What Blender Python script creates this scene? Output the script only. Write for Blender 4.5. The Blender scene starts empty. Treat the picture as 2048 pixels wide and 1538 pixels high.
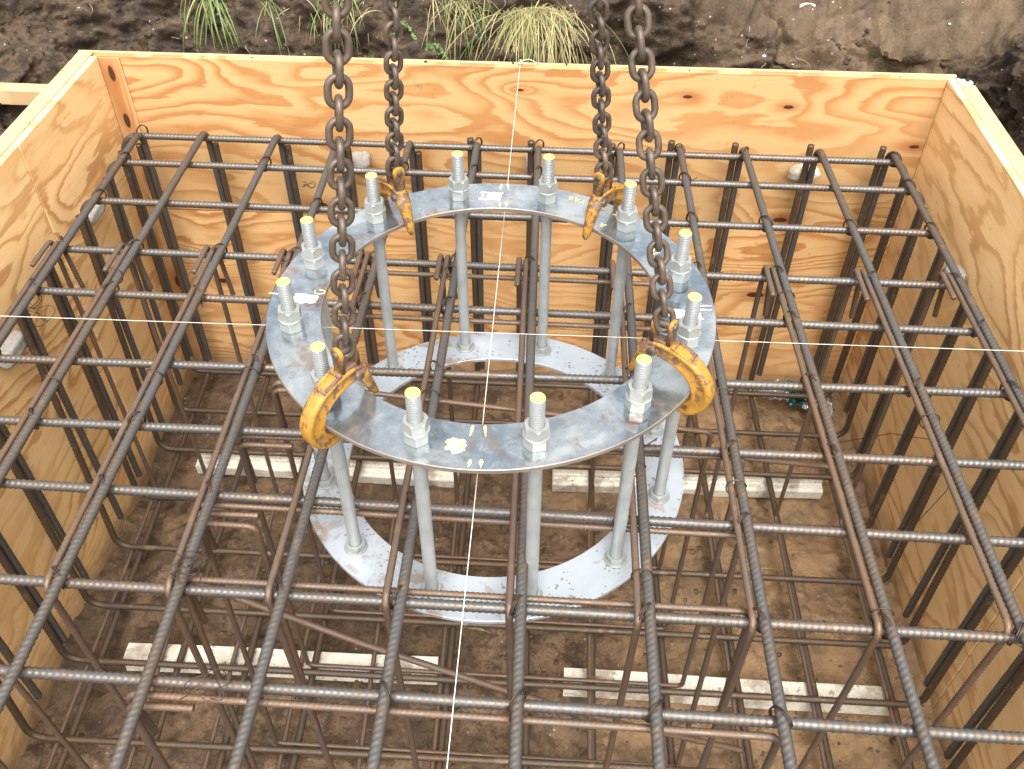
import bpy, math, random
import numpy as np
from mathutils import Matrix, Vector, Quaternion
rnd = random.Random(7)
PI = math.pi
S = bpy.context.scene
COL = S.collection

# ------------------------------------------------------------------ camera, sky, sun, exposure
CAMPOS = (0.0281, -1.3951, 1.3329)
cam_d = bpy.data.cameras.new('camera'); cam = bpy.data.objects.new('camera', cam_d); COL.objects.link(cam)
Rr = (0.9986, 0.0528, 0.0050); Ru = (-0.0402, 0.6922, 0.7206); Rf = (-0.0346, 0.7197, -0.6934)
cam.matrix_world = Matrix(((Rr[0], Ru[0], -Rf[0], CAMPOS[0]), (Rr[1], Ru[1], -Rf[1], CAMPOS[1]), (Rr[2], Ru[2], -Rf[2], CAMPOS[2]), (0, 0, 0, 1)))
cam_d.sensor_width = 36; cam_d.lens = 1823.13 / 2048 * 36; cam_d.clip_start = 0.02; cam_d.clip_end = 500
S.camera = cam
W = bpy.data.worlds.new("World"); S.world = W; W.use_nodes = True
wn = W.node_tree; bg = wn.nodes['Background']
sky = wn.nodes.new('ShaderNodeTexSky'); sky.sky_type = 'NISHITA'; sky.sun_disc = False
SUN_EL, SUN_AZ = math.radians(60), math.radians(172)
sky.sun_elevation = SUN_EL; sky.sun_rotation = SUN_AZ; sky.dust_density = 5; sky.air_density = 1.0
hs = wn.nodes.new('ShaderNodeHueSaturation'); hs.inputs['Saturation'].default_value = 0.06
wn.links.new(sky.outputs[0], hs.inputs['Color']); wn.links.new(hs.outputs[0], bg.inputs['Color'])
bg.inputs['Strength'].default_value = 0.15
sl = bpy.data.lights.new('sun', 'SUN'); sl.energy = 1.0; sl.angle = math.radians(60); sl.color = (1.0, 0.95, 0.88)
so = bpy.data.objects.new('sun', sl); COL.objects.link(so)
sd = Vector((math.sin(SUN_AZ) * math.cos(SUN_EL), math.cos(SUN_AZ) * math.cos(SUN_EL), math.sin(SUN_EL)))
so.rotation_euler = sd.to_track_quat('Z', 'Y').to_euler()
so.location = (0, 0, 5)
S.view_settings.view_transform = 'Standard'; S.view_settings.look = 'None'; S.view_settings.gamma = 1
S.view_settings.exposure = 1.68
S.cycles.diffuse_bounces = 8; S.cycles.max_bounces = 12

# ------------------------------------------------------------------ helpers
def tag(o, label=None, cat=None, group=None, kind=None):
    if label: o['label'] = label
    if cat: o['category'] = cat
    if group: o['group'] = group
    if kind: o['kind'] = kind
    return o

def empty(name, loc=(0, 0, 0)):
    o = bpy.data.objects.new(name, None); COL.objects.link(o); o.location = loc
    o.empty_display_size = 0.05
    return o

def wloc(p):
    v = Vector((0, 0, 0))
    while p is not None:
        v += p.location; p = p.parent
    return v

def mesh_obj(name, V, F, mats, parent=None, smooth=True, local=False, mi=None):
    """V: Nx3, F: list of index tuples or int array (all quads/tris). World coordinates unless local."""
    V = np.asarray(V, float).reshape(-1, 3)
    if parent is not None and not local:
        V = V - np.array(wloc(parent))
    me = bpy.data.meshes.new(name)
    if isinstance(F, np.ndarray):
        k = F.shape[1]; n = len(F)
        me.vertices.add(len(V)); me.vertices.foreach_set('co', V.astype(np.float32).ravel())
        me.loops.add(n * k); me.loops.foreach_set('vertex_index', F.astype(np.int32).ravel())
        me.polygons.add(n); me.polygons.foreach_set('loop_start', np.arange(0, n * k, k, dtype=np.int32))
        me.update(calc_edges=True)
    else:
        me.from_pydata([tuple(v) for v in V], [], [tuple(f) for f in F])
    if not isinstance(mats, (list, tuple)): mats = [mats]
    for m in mats: me.materials.append(m)
    if mi is not None: me.polygons.foreach_set('material_index', np.asarray(mi, dtype=np.int32))
    me.polygons.foreach_set('use_smooth', np.full(len(me.polygons), bool(smooth)))
    me.update()
    o = bpy.data.objects.new(name, me); COL.objects.link(o)
    if parent is not None: o.parent = parent
    return o

class MB:
    def __init__(s): s.V = []; s.F = []; s.M = []; s.n = 0
    def add(s, V, F, m=0):
        V = np.asarray(V, float).reshape(-1, 3)
        s.V.append(V); s.F += [tuple(int(i) + s.n for i in f) for f in F]; s.M += [m] * len(F); s.n += len(V)
    def box(s, a, b, m=0, M=None, bev=0.0):
        x0, y0, z0 = a; x1, y1, z1 = b
        if bev <= 0:
            V = np.array([(x0,y0,z0),(x1,y0,z0),(x1,y1,z0),(x0,y1,z0),(x0,y0,z1),(x1,y0,z1),(x1,y1,z1),(x0,y1,z1)], float)
            F = [(0,3,2,1),(4,5,6,7),(0,1,5,4),(1,2,6,5),(2,3,7,6),(3,0,4,7)]
        else:
            c = bev; L = []
            for z, i in ((z0, c), (z0 + c, 0), (z1 - c, 0), (z1, c)):
                L += [(x0+c+i*0, y0+i, z), (x1-c, y0+i, z), (x1-i, y0+c, z), (x1-i, y1-c, z), (x1-c, y1-i, z), (x0+c, y1-i, z), (x0+i, y1-c, z), (x0+i, y0+c, z)]
            V = np.array(L, float); F = [tuple(range(7, -1, -1)), tuple(range(24, 32))]
            for r in range(3):
                for k in range(8): F.append((r*8+k, r*8+(k+1) % 8, r*8+8+(k+1) % 8, r*8+8+k))
        if M is not None: V = V @ np.array(M.to_3x3()).T + np.array(M.translation)
        s.add(V, F, m)
    def obj(s, name, mats, parent=None, smooth=False, local=False):
        return mesh_obj(name, np.concatenate(s.V), s.F, mats, parent, smooth, local, s.M)

def resample(P, ds):
    P = np.asarray(P, float); L = np.r_[0, np.cumsum(np.linalg.norm(np.diff(P, axis=0), axis=1))]
    n = max(2, int(L[-1] / ds) + 1); t = np.linspace(0, L[-1], n)
    return np.stack([np.interp(t, L, P[:, k]) for k in range(3)], 1), t

def fillet(P, r, n=7):
    P = [np.array(p, float) for p in P]; out = [P[0]]
    for i in range(1, len(P) - 1):
        a, b, c = P[i-1], P[i], P[i+1]
        u = (a-b)/np.linalg.norm(a-b); v = (c-b)/np.linalg.norm(c-b)
        rr = r if np.isscalar(r) else r[i]
        ang = math.acos(max(-1, min(1, float(u@v)))); d = rr/math.tan(ang/2)
        p, q = b+u*d, b+v*d
        w = (u+v); w /= np.linalg.norm(w); cc = b + w*rr/math.sin(ang/2)
        for k in range(n+1):
            t = k/n; x = (p-cc)*math.sin((1-t)*(PI-ang))/math.sin(PI-ang) + (q-cc)*math.sin(t*(PI-ang))/math.sin(PI-ang) if abs(PI-ang) > 1e-3 else (p-cc)
            out.append(cc+x)
    out.append(P[-1]); return np.array(out)

def tube(P, rad, nseg=8, B=None, rib=None, cap=True, closed=False, rot_=PI/2):
    """sweep a circle along P. rad: number or array(N,) or array(N,nseg). rib=(pitch,h,slant)."""
    P = np.asarray(P, float); N = len(P)
    if closed: T = np.roll(P, -1, 0) - np.roll(P, 1, 0)
    else: T = np.gradient(P, axis=0)
    T /= np.linalg.norm(T, axis=1)[:, None] + 1e-12
    if B is not None:
        Bn = np.tile(np.asarray(B, float), (N, 1)); Bn -= (Bn*T).sum(1)[:, None]*T
        Bn /= np.linalg.norm(Bn, axis=1)[:, None]; Nn = np.cross(Bn, T)
    else:
        Nn = np.zeros((N, 3)); a = np.array([0, 0, 1.0]) if abs(T[0][2]) < .9 else np.array([1.0, 0, 0])
        v = a - (a@T[0])*T[0]; v /= np.linalg.norm(v)
        for i in range(N):
            v = v - (v@T[i])*T[i]; v /= np.linalg.norm(v) + 1e-12; Nn[i] = v
        Bn = np.cross(T, Nn)
    th = np.arange(nseg)/nseg*2*PI
    R = np.broadcast_to(np.asarray(rad, float).reshape(-1, 1) if np.ndim(rad) == 1 else rad, (N, nseg)).copy() if np.ndim(rad) else np.full((N, nseg), float(rad))
    if rib:
        s = np.r_[0, np.cumsum(np.linalg.norm(np.diff(P, axis=0), axis=1))]
        pitch, h, sl_ = rib
        th_ = (th+rot_) % (2*PI)
        side = np.where(th_ < PI, 1, -1)
        loc = np.where(th_ < PI, th_, th_-PI)/PI
        ph = s[:, None]/pitch + (side*loc*sl_)[None, :] + np.where(th_ < PI, 0, .5)[None, :]
        prof = np.clip(np.cos(2*PI*ph)*1.7-.5, -.15, 1)
        env = np.clip(np.sin(loc*PI)*2.2, 0, 1)
        R = R + h*prof*env[None, :] + h*.8*(1-env)[None, :]
    V = P[:, None, :] + R[:, :, None]*(np.cos(th)[None, :, None]*Nn[:, None, :] + np.sin(th)[None, :, None]*Bn[:, None, :])
    V = V.reshape(-1, 3)
    i = np.arange(N if closed else N-1)[:, None]; j = np.arange(nseg)[None, :]; i2 = (i+1) % N
    F = np.stack([(i*nseg+j), (i*nseg+(j+1) % nseg), (i2*nseg+(j+1) % nseg), (i2*nseg+j)], -1).reshape(-1, 4)
    if cap and not closed:
        c0 = len(V); V = np.concatenate([V, P[:1], P[-1:]])
        jj = np.arange(nseg); z = np.stack([np.full(nseg, c0), (jj+1) % nseg, jj, jj], -1)
        b = (N-1)*nseg; z2 = np.stack([np.full(nseg, c0+1), b+jj, b+(jj+1) % nseg, b+(jj+1) % nseg], -1)
        # quads from pairs of triangles so that all faces have four corners
        q1 = np.stack([np.full(nseg//2, c0), (2*np.arange(nseg//2)+2) % nseg, 2*np.arange(nseg//2)+1, 2*np.arange(nseg//2)], -1)
        q2 = np.stack([np.full(nseg//2, c0+1), b+2*np.arange(nseg//2), b+2*np.arange(nseg//2)+1, b+(2*np.arange(nseg//2)+2) % nseg], -1)
        F = np.concatenate([F, q1, q2])
    return V, F

_rs = np.random.RandomState(3); _T = _rs.rand(4096)
def vnoise(P):
    Pi = np.floor(P).astype(np.int64); f = P-Pi; f = f*f*(3-2*f)
    def h(a, b, c): return _T[((a*73856093) ^ (b*19349663) ^ (c*83492791)) & 4095]
    x, y, z = Pi[..., 0], Pi[..., 1], Pi[..., 2]; r = 0
    for dx in (0, 1):
        for dy in (0, 1):
            for dz in (0, 1):
                w = (f[..., 0] if dx else 1-f[..., 0])*(f[..., 1] if dy else 1-f[..., 1])*(f[..., 2] if dz else 1-f[..., 2])
                r = r + w*h(x+dx, y+dy, z+dz)
    return r*2-1
def fbm(P, o=5, g=.5):
    a, s, r = 1.0, 1.0, 0
    for k in range(o): r = r + a*vnoise(P*s+k*17.3); a *= g; s *= 2.03
    return r

# ------------------------------------------------------------------ materials
def newmat(name, rough=.6, metal=0, spec=.5):
    m = bpy.data.materials.new(name); m.use_nodes = True; nt = m.node_tree
    b = nt.nodes['Principled BSDF']; b.inputs['Roughness'].default_value = rough; b.inputs['Metallic'].default_value = metal
    b.inputs['Specular IOR Level'].default_value = spec
    return m, nt, b
def nd(nt, t, **k):
    n = nt.nodes.new('ShaderNode'+t)
    for a, v in k.items():
        if a.startswith('i_'):
            key = a[2:]; key = int(key) if key.isdigit() else key.replace('_', ' ')
            if hasattr(v, 'is_output') or isinstance(v, bpy.types.NodeSocket): nt.links.new(v, n.inputs[key])
            else: n.inputs[key].default_value = v
        else: setattr(n, a, v)
    return n
def math_(nt, op, a, b=0.0, clamp=False):
    n = nd(nt, 'Math', operation=op, i_0=a, i_1=b); n.use_clamp = clamp; return n.outputs[0]
def noise(nt, vec, scale, det=4, rough=.55, dist=0.0):
    n = nd(nt, 'TexNoise', i_Vector=vec, i_Scale=scale, i_Detail=det, i_Roughness=rough, i_Distortion=dist); return n.outputs[0]
def ramp(nt, fac, stops, interp='LINEAR'):
    n = nd(nt, 'ValToRGB', i_Fac=fac); cr = n.color_ramp; cr.interpolation = interp
    while len(cr.elements) < len(stops): cr.elements.new(.5)
    for e, (p, c) in zip(cr.elements, stops):
        e.position = p; e.color = (c[0], c[1], c[2], 1) if not np.isscalar(c) else (c, c, c, 1)
    return n.outputs[0]
def mix(nt, fac, a, b, mode='MIX'):
    n = nd(nt, 'MixRGB', blend_type=mode)
    for k, v in ((0, fac), (1, a), (2, b)):
        if isinstance(v, bpy.types.NodeSocket): nt.links.new(v, n.inputs[k])
        else: n.inputs[k].default_value = v if np.isscalar(v) else (*v, 1)
    return n.outputs[0]
def bump(nt, b, h, strength=.5, dist=.002):
    n = nd(nt, 'Bump', i_Height=h, i_Strength=strength, i_Distance=dist); nt.links.new(n.outputs[0], b.inputs['Normal']); return n
def coord(nt, scale=(1, 1, 1), off=(0, 0, 0), kind='Position'):
    v = nd(nt, 'NewGeometry').outputs['Position'] if kind == 'Position' else nd(nt, 'TexCoord').outputs[kind]
    return nd(nt, 'Mapping', i_Vector=v, i_Scale=scale, i_Location=off).outputs[0]

def wood(name, grain='x', across='z', seed=0.0, bands=3.6, knots=(), pale=(.52, .335, .155), mid=(.40, .21, .078), dark=(.32, .12, .036), freq=(1.05, 3.6), fibre=1.0, dirt=.35):
    m, nt, b = newmat(name, .5, 0, .35)
    pos = nd(nt, 'NewGeometry').outputs['Position']; sp = nd(nt, 'SeparateXYZ', i_0=pos)
    g, a = sp.outputs['xyz'.index(grain)], sp.outputs['xyz'.index(across)]
    ad = math_(nt, 'ADD', a, seed*3.71)
    gd = math_(nt, 'ADD', g, seed*1.37)
    vec = nd(nt, 'CombineXYZ', i_0=math_(nt, 'MULTIPLY', gd, freq[0]), i_1=math_(nt, 'MULTIPLY', ad, freq[1]), i_2=seed).outputs[0]
    n1 = noise(nt, vec, 1.0, 2, .45, .35)
    n2 = noise(nt, vec, 3.4, 3, .5, .2)
    fv = nd(nt, 'CombineXYZ', i_0=math_(nt, 'MULTIPLY', gd, 9), i_1=math_(nt, 'MULTIPLY', ad, 260), i_2=seed).outputs[0]
    nf = noise(nt, fv, 1.0, 3, .6)
    fv2 = nd(nt, 'CombineXYZ', i_0=math_(nt, 'MULTIPLY', gd, 14), i_1=math_(nt, 'MULTIPLY', ad, 60), i_2=seed).outputs[0]
    nf2 = noise(nt, fv2, 1.0, 2, .5)
    f = math_(nt, 'ADD', math_(nt, 'MULTIPLY', n1, bands*4.4), math_(nt, 'MULTIPLY', n2, bands*.6))
    f = math_(nt, 'ADD', f, math_(nt, 'MULTIPLY', nf, .16*fibre))
    f = math_(nt, 'ADD', f, math_(nt, 'MULTIPLY', nf2, .22*fibre))
    kmask = None; kcore = None
    for (kg, ka, kr) in knots:
        dx = math_(nt, 'MULTIPLY', math_(nt, 'SUBTRACT', g, kg), .38); dy = math_(nt, 'SUBTRACT', a, ka)
        d2 = math_(nt, 'ADD', math_(nt, 'MULTIPLY', dx, dx), math_(nt, 'MULTIPLY', dy, dy))
        e = math_(nt, 'POWER', 2.718, math_(nt, 'MULTIPLY', d2, -1/(kr*2.6)**2))
        f = math_(nt, 'ADD', f, math_(nt, 'MULTIPLY', e, 1.5))
        c = math_(nt, 'POWER', 2.718, math_(nt, 'MULTIPLY', d2, -1/(kr*.62)**2))
        c2 = math_(nt, 'POWER', 2.718, math_(nt, 'MULTIPLY', d2, -1/(kr*1.4)**2))
        kmask = c2 if kmask is None else math_(nt, 'ADD', kmask, c2)
        kcore = c if kcore is None else math_(nt, 'ADD', kcore, c)
    fr = math_(nt, 'FRACT', f)
    band = ramp(nt, fr, [(0, 0), (.30, .05), (.50, .45), (.74, .95), (.90, .9), (.97, .15), (1.0, 0)])
    # bands are stronger in some regions of the veneer
    st = ramp(nt, noise(nt, vec, .8, 1), [(.3, .6), (.6, 1.0)])
    bandm = math_(nt, 'MULTIPLY', band, st)
    tone = ramp(nt, noise(nt, vec, .7, 2), [(.3, pale), (.75, tuple(.62*p+.38*q for p, q in zip(pale, mid)))])
    col = mix(nt, ramp(nt, bandm, [(0, 0), (.6, .75), (1, 1)]), tone, mid)
    col = mix(nt, ramp(nt, bandm, [(.62, 0), (1, .65)]), col, dark)
    col = mix(nt, ramp(nt, nf, [(.35, .16), (.65, 0)]), col, dark)
    if kmask is not None:
        col = mix(nt, math_(nt, 'MULTIPLY', kmask, .75, True), col, (.30, .10, .03))
        kn = math_(nt, 'ADD', kcore, math_(nt, 'MULTIPLY', math_(nt, 'SUBTRACT', nf2, .5), .5))
        col = mix(nt, ramp(nt, kn, [(.48, 0), (.62, 1)]), col, (.06, .02, .01))
    # mud splashes and scuffs
    dn = noise(nt, pos, 38, 4, .7); dm = noise(nt, pos, 2.2, 2)
    dr = math_(nt, 'MULTIPLY', ramp(nt, dn, [(.62, 0), (.68, 1)]), ramp(nt, dm, [(.46, 0), (.60, 1)]))
    wz = math_(nt, 'ADD', math_(nt, 'MULTIPLY', sp.outputs[2], -1.0), math_(nt, 'MULTIPLY', noise(nt, pos, 9, 4, .6), .22))
    col = mix(nt, ramp(nt, wz, [(1.02, 0), (1.12, .6)] if False else [(.0, 0), (1, 0)]), col, (.2, .12, .07))
    col = mix(nt, math_(nt, 'MULTIPLY', math_(nt, 'SUBTRACT', wz, 1.02, True), 6.0, True), col, (.20, .125, .07))
    col = mix(nt, math_(nt, 'MULTIPLY', dr, dirt), col, (.13, .07, .035))
    nt.links.new(col, b.inputs['Base Color'])
    nt.links.new(ramp(nt, n2, [(.3, .42), (.7, .6)]), b.inputs['Roughness'])
    bump(nt, b, math_(nt, 'ADD', nf, math_(nt, 'MULTIPLY', bandm, .5)), .25, .0012)
    return m

KB = [(.410, .109, .012), (.703, .087, .011), (1.096, -.027, .011), (-.718, -.299, .02), (-.074, .115, .007), (.758, -.297, .018)]
M_BACK_U = wood('plywood back upper', 'x', 'z', 1.3, 3.4, KB)
M_BACK_L = wood('plywood back lower', 'x', 'z', 4.9, 4.6, [(-1.109, -.625, .02), (.737, -.601, .022)], pale=(.66, .42, .195), mid=(.54, .275, .10))
M_LEFT_A = wood('plywood left far', 'y', 'z', 2.2, 3.2, pale=(.82, .555, .27), mid=(.72, .43, .175), fibre=1.8)
M_LEFT_B = wood('plywood left near', 'y', 'z', 6.7, 3.8, pale=(.82, .555, .27), mid=(.72, .43, .175), fibre=1.8)
M_RIGHT_A = wood('plywood right', 'y', 'z', 9.1, 2.6, pale=(.83, .565, .285), mid=(.75, .475, .21), fibre=1.6)
M_RIGHT_B = wood('plywood right near', 'y', 'z', 11.4, 2.8, pale=(.83, .565, .285), mid=(.75, .475, .21), fibre=1.6)
M_BATTV = wood('corner batten', 'z', 'x', 3.3, 2.0, [(.130, -1.272, .019), (-.018, -1.270, .018), (-.227, -1.262, .012), (-.632, -1.268, .018)], freq=(.9, 9))
M_EDGE = wood('sawn edge', 'x', 'y', 5.1, 3, pale=(.46, .34, .19), mid=(.40, .28, .14), dark=(.36, .22, .10), freq=(.6, 14), dirt=.8)
M_EDGEY = wood('sawn edge long', 'y', 'x', 8.1, 3, pale=(.46, .34, .19), mid=(.40, .28, .14), dark=(.36, .22, .10), freq=(.6, 14), dirt=.8)

def steel_bar(name, c1, c2, c3, metal=.55, r0=.34, r1=.6):
    m, nt, b = newmat(name, .45, metal, .5)
    p = coord(nt)
    n1 = noise(nt, p, 7, 4, .6); n2 = noise(nt, p, 60, 3, .6)
    col = mix(nt, ramp(nt, n1, [(.35, 0), (.65, 1)]), c1, c2)
    col = mix(nt, ramp(nt, n2, [(.52, 0), (.7, .8)]), col, c3)
    n4 = noise(nt, p, 2.3, 4, .65)
    col = mix(nt, ramp(nt, n4, [(.48, 0), (.62, .55)]), col, c3)
    mud = math_(nt, 'MULTIPLY', ramp(nt, noise(nt, p, 14, 5, .7), [(.60, 0), (.66, 1)]), .6)
    col = mix(nt, mud, col, (.20, .135, .085))
    nt.links.new(col, b.inputs['Base Color'])
    nt.links.new(ramp(nt, n2, [(.3, r0), (.7, r1)]), b.inputs['Roughness'])
    bump(nt, b, n2, .25, .0006)
    return m
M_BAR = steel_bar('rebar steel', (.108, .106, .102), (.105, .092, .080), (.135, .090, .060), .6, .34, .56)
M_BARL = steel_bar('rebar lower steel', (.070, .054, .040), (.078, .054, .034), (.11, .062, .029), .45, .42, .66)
M_LINK = steel_bar('stirrup steel', (.115, .086, .068), (.130, .084, .056), (.16, .088, .046), .45, .42, .66)
M_TIE = steel_bar('tie wire', (.035, .03, .027), (.06, .04, .03), (.10, .055, .03), .6, .4, .6)
M_CHAIN = steel_bar('chain steel', (.095, .070, .052), (.072, .054, .041), (.14, .098, .068), .35, .38, .55)

def plate_mat(name, base, base2, wet=True, specks=0.0, rust=0.0, metal=.75):
    m, nt, b = newmat(name, .25, metal, .5)
    p = coord(nt)
    n1 = noise(nt, p, 5.5, 5, .6, .6); n2 = noise(nt, p, 42, 4, .65); n3 = noise(nt, p, 11, 3, .5, 1.2)
    col = mix(nt, ramp(nt, n1, [(.4, 0), (.62, 1)]), base, base2)
    if rust:
        col = mix(nt, math_(nt, 'MULTIPLY', ramp(nt, n3, [(.62, 0), (.68, 1)]), rust), col, (.30, .17, .11))
    if specks:
        v = nd(nt, 'TexVoronoi', i_Vector=coord(nt, (95, 95, 95)), i_Scale=1.0, i_Randomness=1.0)
        sz = noise(nt, p, 24, 2)
        k = math_(nt, 'LESS_THAN', v.outputs['Distance'], math_(nt, 'MULTIPLY', ramp(nt, sz, [(.40, 0), (.70, 1)]), .42))
        col = mix(nt, math_(nt, 'MULTIPLY', k, specks), col, (.20, .14, .11))
        mx_ = nd(nt, 'SeparateXYZ', i_0=p); l_ = math_(nt, 'ADD', n1, math_(nt, 'MULTIPLY', math_(nt, 'ADD', mx_.outputs[0], .07), -.28))
        k2 = math_(nt, 'MULTIPLY', ramp(nt, l_, [(.54, 0), (.60, 1)]), ramp(nt, n2, [(.47, 0), (.56, 1)]))
        col = mix(nt, math_(nt, 'MULTIPLY', k2, .75), col, (.24, .165, .11))
    if wet:
        n5 = noise(nt, p, 40, 7, .78, .3)
        col = mix(nt, ramp(nt, n5, [(.50, 0), (.64, .5)]), col, (.56, .58, .59))
        col = mix(nt, ramp(nt, n5, [(.34, .5), (.46, 0)]), col, (.14, .16, .18))
        n6 = noise(nt, coord(nt, (1, 1, 1), (3, 1, 0)), 8, 5, .7, .8)
        col = mix(nt, math_(nt, 'MULTIPLY', ramp(nt, n6, [(.60, 0), (.64, 1)]), .55), col, (.30, .21, .16))
    nt.links.new(col, b.inputs['Base Color'])
    nt.links.new(ramp(nt, n1, [(.38, .08 if wet else .3), (.5, .16 if wet else .38), (.62, .42 if wet else .5)]), b.inputs['Roughness'])
    bump(nt, b, math_(nt, 'ADD', n2, math_(nt, 'MULTIPLY', n3, 1.5)), .12, .0012)
    return m
M_RING = plate_mat('mill scale steel plate', (.21, .265, .315), (.46, .48, .49), True, 0, .6, .85)
M_RINGL = plate_mat('galvanised plate', (.40, .435, .465), (.33, .36, .385), False, .8, .5, .3)
M_RINGE = plate_mat('plate cut edge', (.20, .17, .14), (.26, .22, .18), False, 0, .5, .4)

def galv(name, c=(.58, .60, .60), dark=(.36, .38, .37), thread=False):
    m, nt, b = newmat(name, .4, .45, .5)
    p = coord(nt, kind='Object'); n1 = noise(nt, p, 18, 4, .6); n2 = noise(nt, p, 160, 2)
    col = mix(nt, ramp(nt, n1, [(.4, 0), (.7, 1)]), c, dark)
    if thread:
        so_ = nd(nt, 'SeparateXYZ', i_0=coord(nt, kind='Object')); rr_ = math_(nt, 'SQRT', math_(nt, 'ADD', math_(nt, 'MULTIPLY', so_.outputs[0], so_.outputs[0]), math_(nt, 'MULTIPLY', so_.outputs[1], so_.outputs[1])))
        col = mix(nt, ramp(nt, math_(nt, 'MULTIPLY', rr_, 80), [(.865, .75), (.93, 0)]), col, (.16, .16, .15))
        st_ = math_(nt, 'MULTIPLY', ramp(nt, noise(nt, p, 9, 3, .7), [(.60, 0), (.66, 1)]), .75)
        col = mix(nt, st_, col, (.20, .17, .14))
    nt.links.new(col, b.inputs['Base Color']); nt.links.new(ramp(nt, n2, [(.3, .32), (.7, .5)]), b.inputs['Roughness'])
    bump(nt, b, n2, .15, .0004); return m
M_ROD = galv('galvanised rod', (.43, .45, .45), (.31, .33, .32), True); M_NUT = galv('galvanised nut', (.36, .37, .35), (.26, .27, .25))

def paint(name, col, col2, r=.5):
    m, nt, b = newmat(name, r, 0, .4); p = coord(nt); n = noise(nt, p, 90, 4, .7)
    nt.links.new(mix(nt, ramp(nt, n, [(.4, 0), (.65, 1)]), col, col2), b.inputs['Base Color']); return m
M_CAP = paint('yellow end paint', (.58, .48, .09), (.62, .54, .18))
M_CRAYON = paint('yellow paint mark', (.62, .58, .26), (.52, .46, .14), .7)
M_CRAYONW = paint('white paint mark', (.62, .63, .55), (.50, .50, .38), .7)
M_STRING = paint('white string', (.62, .56, .50), (.52, .45, .38), .8)
M_SPACER = paint('white plastic spacer', (.60, .57, .48), (.50, .46, .37), .5)
nt = M_SPACER.node_tree; b = nt.nodes['Principled BSDF']; c0 = b.inputs['Base Color'].links[0].from_socket; p_ = coord(nt)
k_ = math_(nt, 'ADD', math_(nt, 'MULTIPLY', ramp(nt, noise(nt, p_, 60, 4, .7), [(.60, 0), (.66, 1)]), .8), math_(nt, 'MULTIPLY', ramp(nt, noise(nt, p_, 7, 4, .65), [(.50, 0), (.62, 1)]), .65), True)
nt.links.new(mix(nt, k_, c0, (.16, .105, .062)), b.inputs['Base Color'])
M_CONC = paint('concrete spacer', (.30, .28, .25), (.22, .20, .17), .8)

def hook_mat(pk=.7):
    m, nt, b = newmat('chipped yellow paint', .5, 0, .45)
    p = coord(nt, kind='Object'); n1 = noise(nt, p, 34, 5, .65); n2 = noise(nt, p, 120, 4, .65)
    col = mix(nt, ramp(nt, n2, [(.3, 0), (.7, 1)]), (.38, .195, .028), (.27, .13, .018))
    f = math_(nt, 'ADD', math_(nt, 'MULTIPLY', n1, .72), math_(nt, 'MULTIPLY', n2, .28))
    pt = nd(nt, 'NewGeometry').outputs['Pointiness']
    f = math_(nt, 'ADD', f, math_(nt, 'MULTIPLY', math_(nt, 'SUBTRACT', pt, .5), pk))
    k = ramp(nt, f, [(.515, 0), (.55, 1)])
    col = mix(nt, k, col, mix(nt, ramp(nt, n2, [(.4, 0), (.6, 1)]), (.09, .05, .03), (.15, .08, .045)))
    nt.links.new(col, b.inputs['Base Color'])
    bump(nt, b, math_(nt, 'SUBTRACT', n2, k), .35, .0008); return m
M_HOOK = hook_mat()
M_HOOKY = hook_mat(.2)
M_DARK, _, b_ = newmat('painted hole shade', .8); b_.inputs['Base Color'].default_value = (.05, .025, .012, 1)  # near-black colour that paints the shade inside the hook housing

def soil(name, a, b2, c, scale=1.0, wet=.0, crumb=1.0, pebble=0.0, sand=False):
    m, nt, b = newmat(name, .85, 0, .3)
    p = coord(nt)
    n1 = noise(nt, p, 2.6*scale, 4, .6, .5); n2 = noise(nt, p, 17*scale, 5, .68); n3 = noise(nt, p, 120*scale, 4, .7)
    col = mix(nt, ramp(nt, n1, [(.42, 0), (.56, 1)]), a, b2)
    col = mix(nt, ramp(nt, n2, [(.47, 0), (.60, 1)]), col, c)
    col = mix(nt, ramp(nt, n3, [(.35, .5), (.55, 0)]), col, tuple(.35*x for x in c))
    if pebble:
        v = nd(nt, 'TexVoronoi', i_Vector=p, i_Scale=95.0)
        cc = nd(nt, 'SeparateColor', i_0=v.outputs['Color'])
        k = math_(nt, 'MULTIPLY', math_(nt, 'LESS_THAN', v.outputs['Distance'], .32), math_(nt, 'GREATER_THAN', cc.outputs[0], .985))
        col = mix(nt, math_(nt, 'MULTIPLY', k, pebble), col, (.42, .40, .36))
    if sand:
        sx3 = nd(nt, 'SeparateXYZ', i_0=p).outputs[0]
        w_ = ramp(nt, math_(nt, 'ADD', math_(nt, 'MULTIPLY', sx3, .22), n1), [(.50, 0), (.68, 1)])
        col = mix(nt, math_(nt, 'MULTIPLY', w_, .75), col, mix(nt, ramp(nt, n2, [(.45, 0), (.62, .6)]), (.31, .19, .095), (.15, .092, .049)))
    nt.links.new(col, b.inputs['Base Color'])
    nt.links.new(ramp(nt, n1, [(.35, .62-wet), (.65, .9-wet)]), b.inputs['Roughness'])
    bump(nt, b, math_(nt, 'ADD', n2, math_(nt, 'MULTIPLY', n3, .45*crumb)), .8, .012)
    return m
M_FLOOR = soil('pit floor soil', (.165, .102, .055), (.098, .061, .035), (.060, .038, .023), 1.0, .08, 1, .5, True)
M_BANK = soil('dark bank soil', (.050, .032, .019), (.084, .056, .033), (.029, .019, .012), 1.0, 0, 1, .7)
M_TOP = soil('light top soil', (.125, .083, .046), (.070, .046, .028), (.095, .064, .037), 1.0, 0, 1, .6)
M_CLOD = soil('soil clods', (.13, .088, .052), (.17, .115, .066), (.10, .068, .042), 3)

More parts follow.
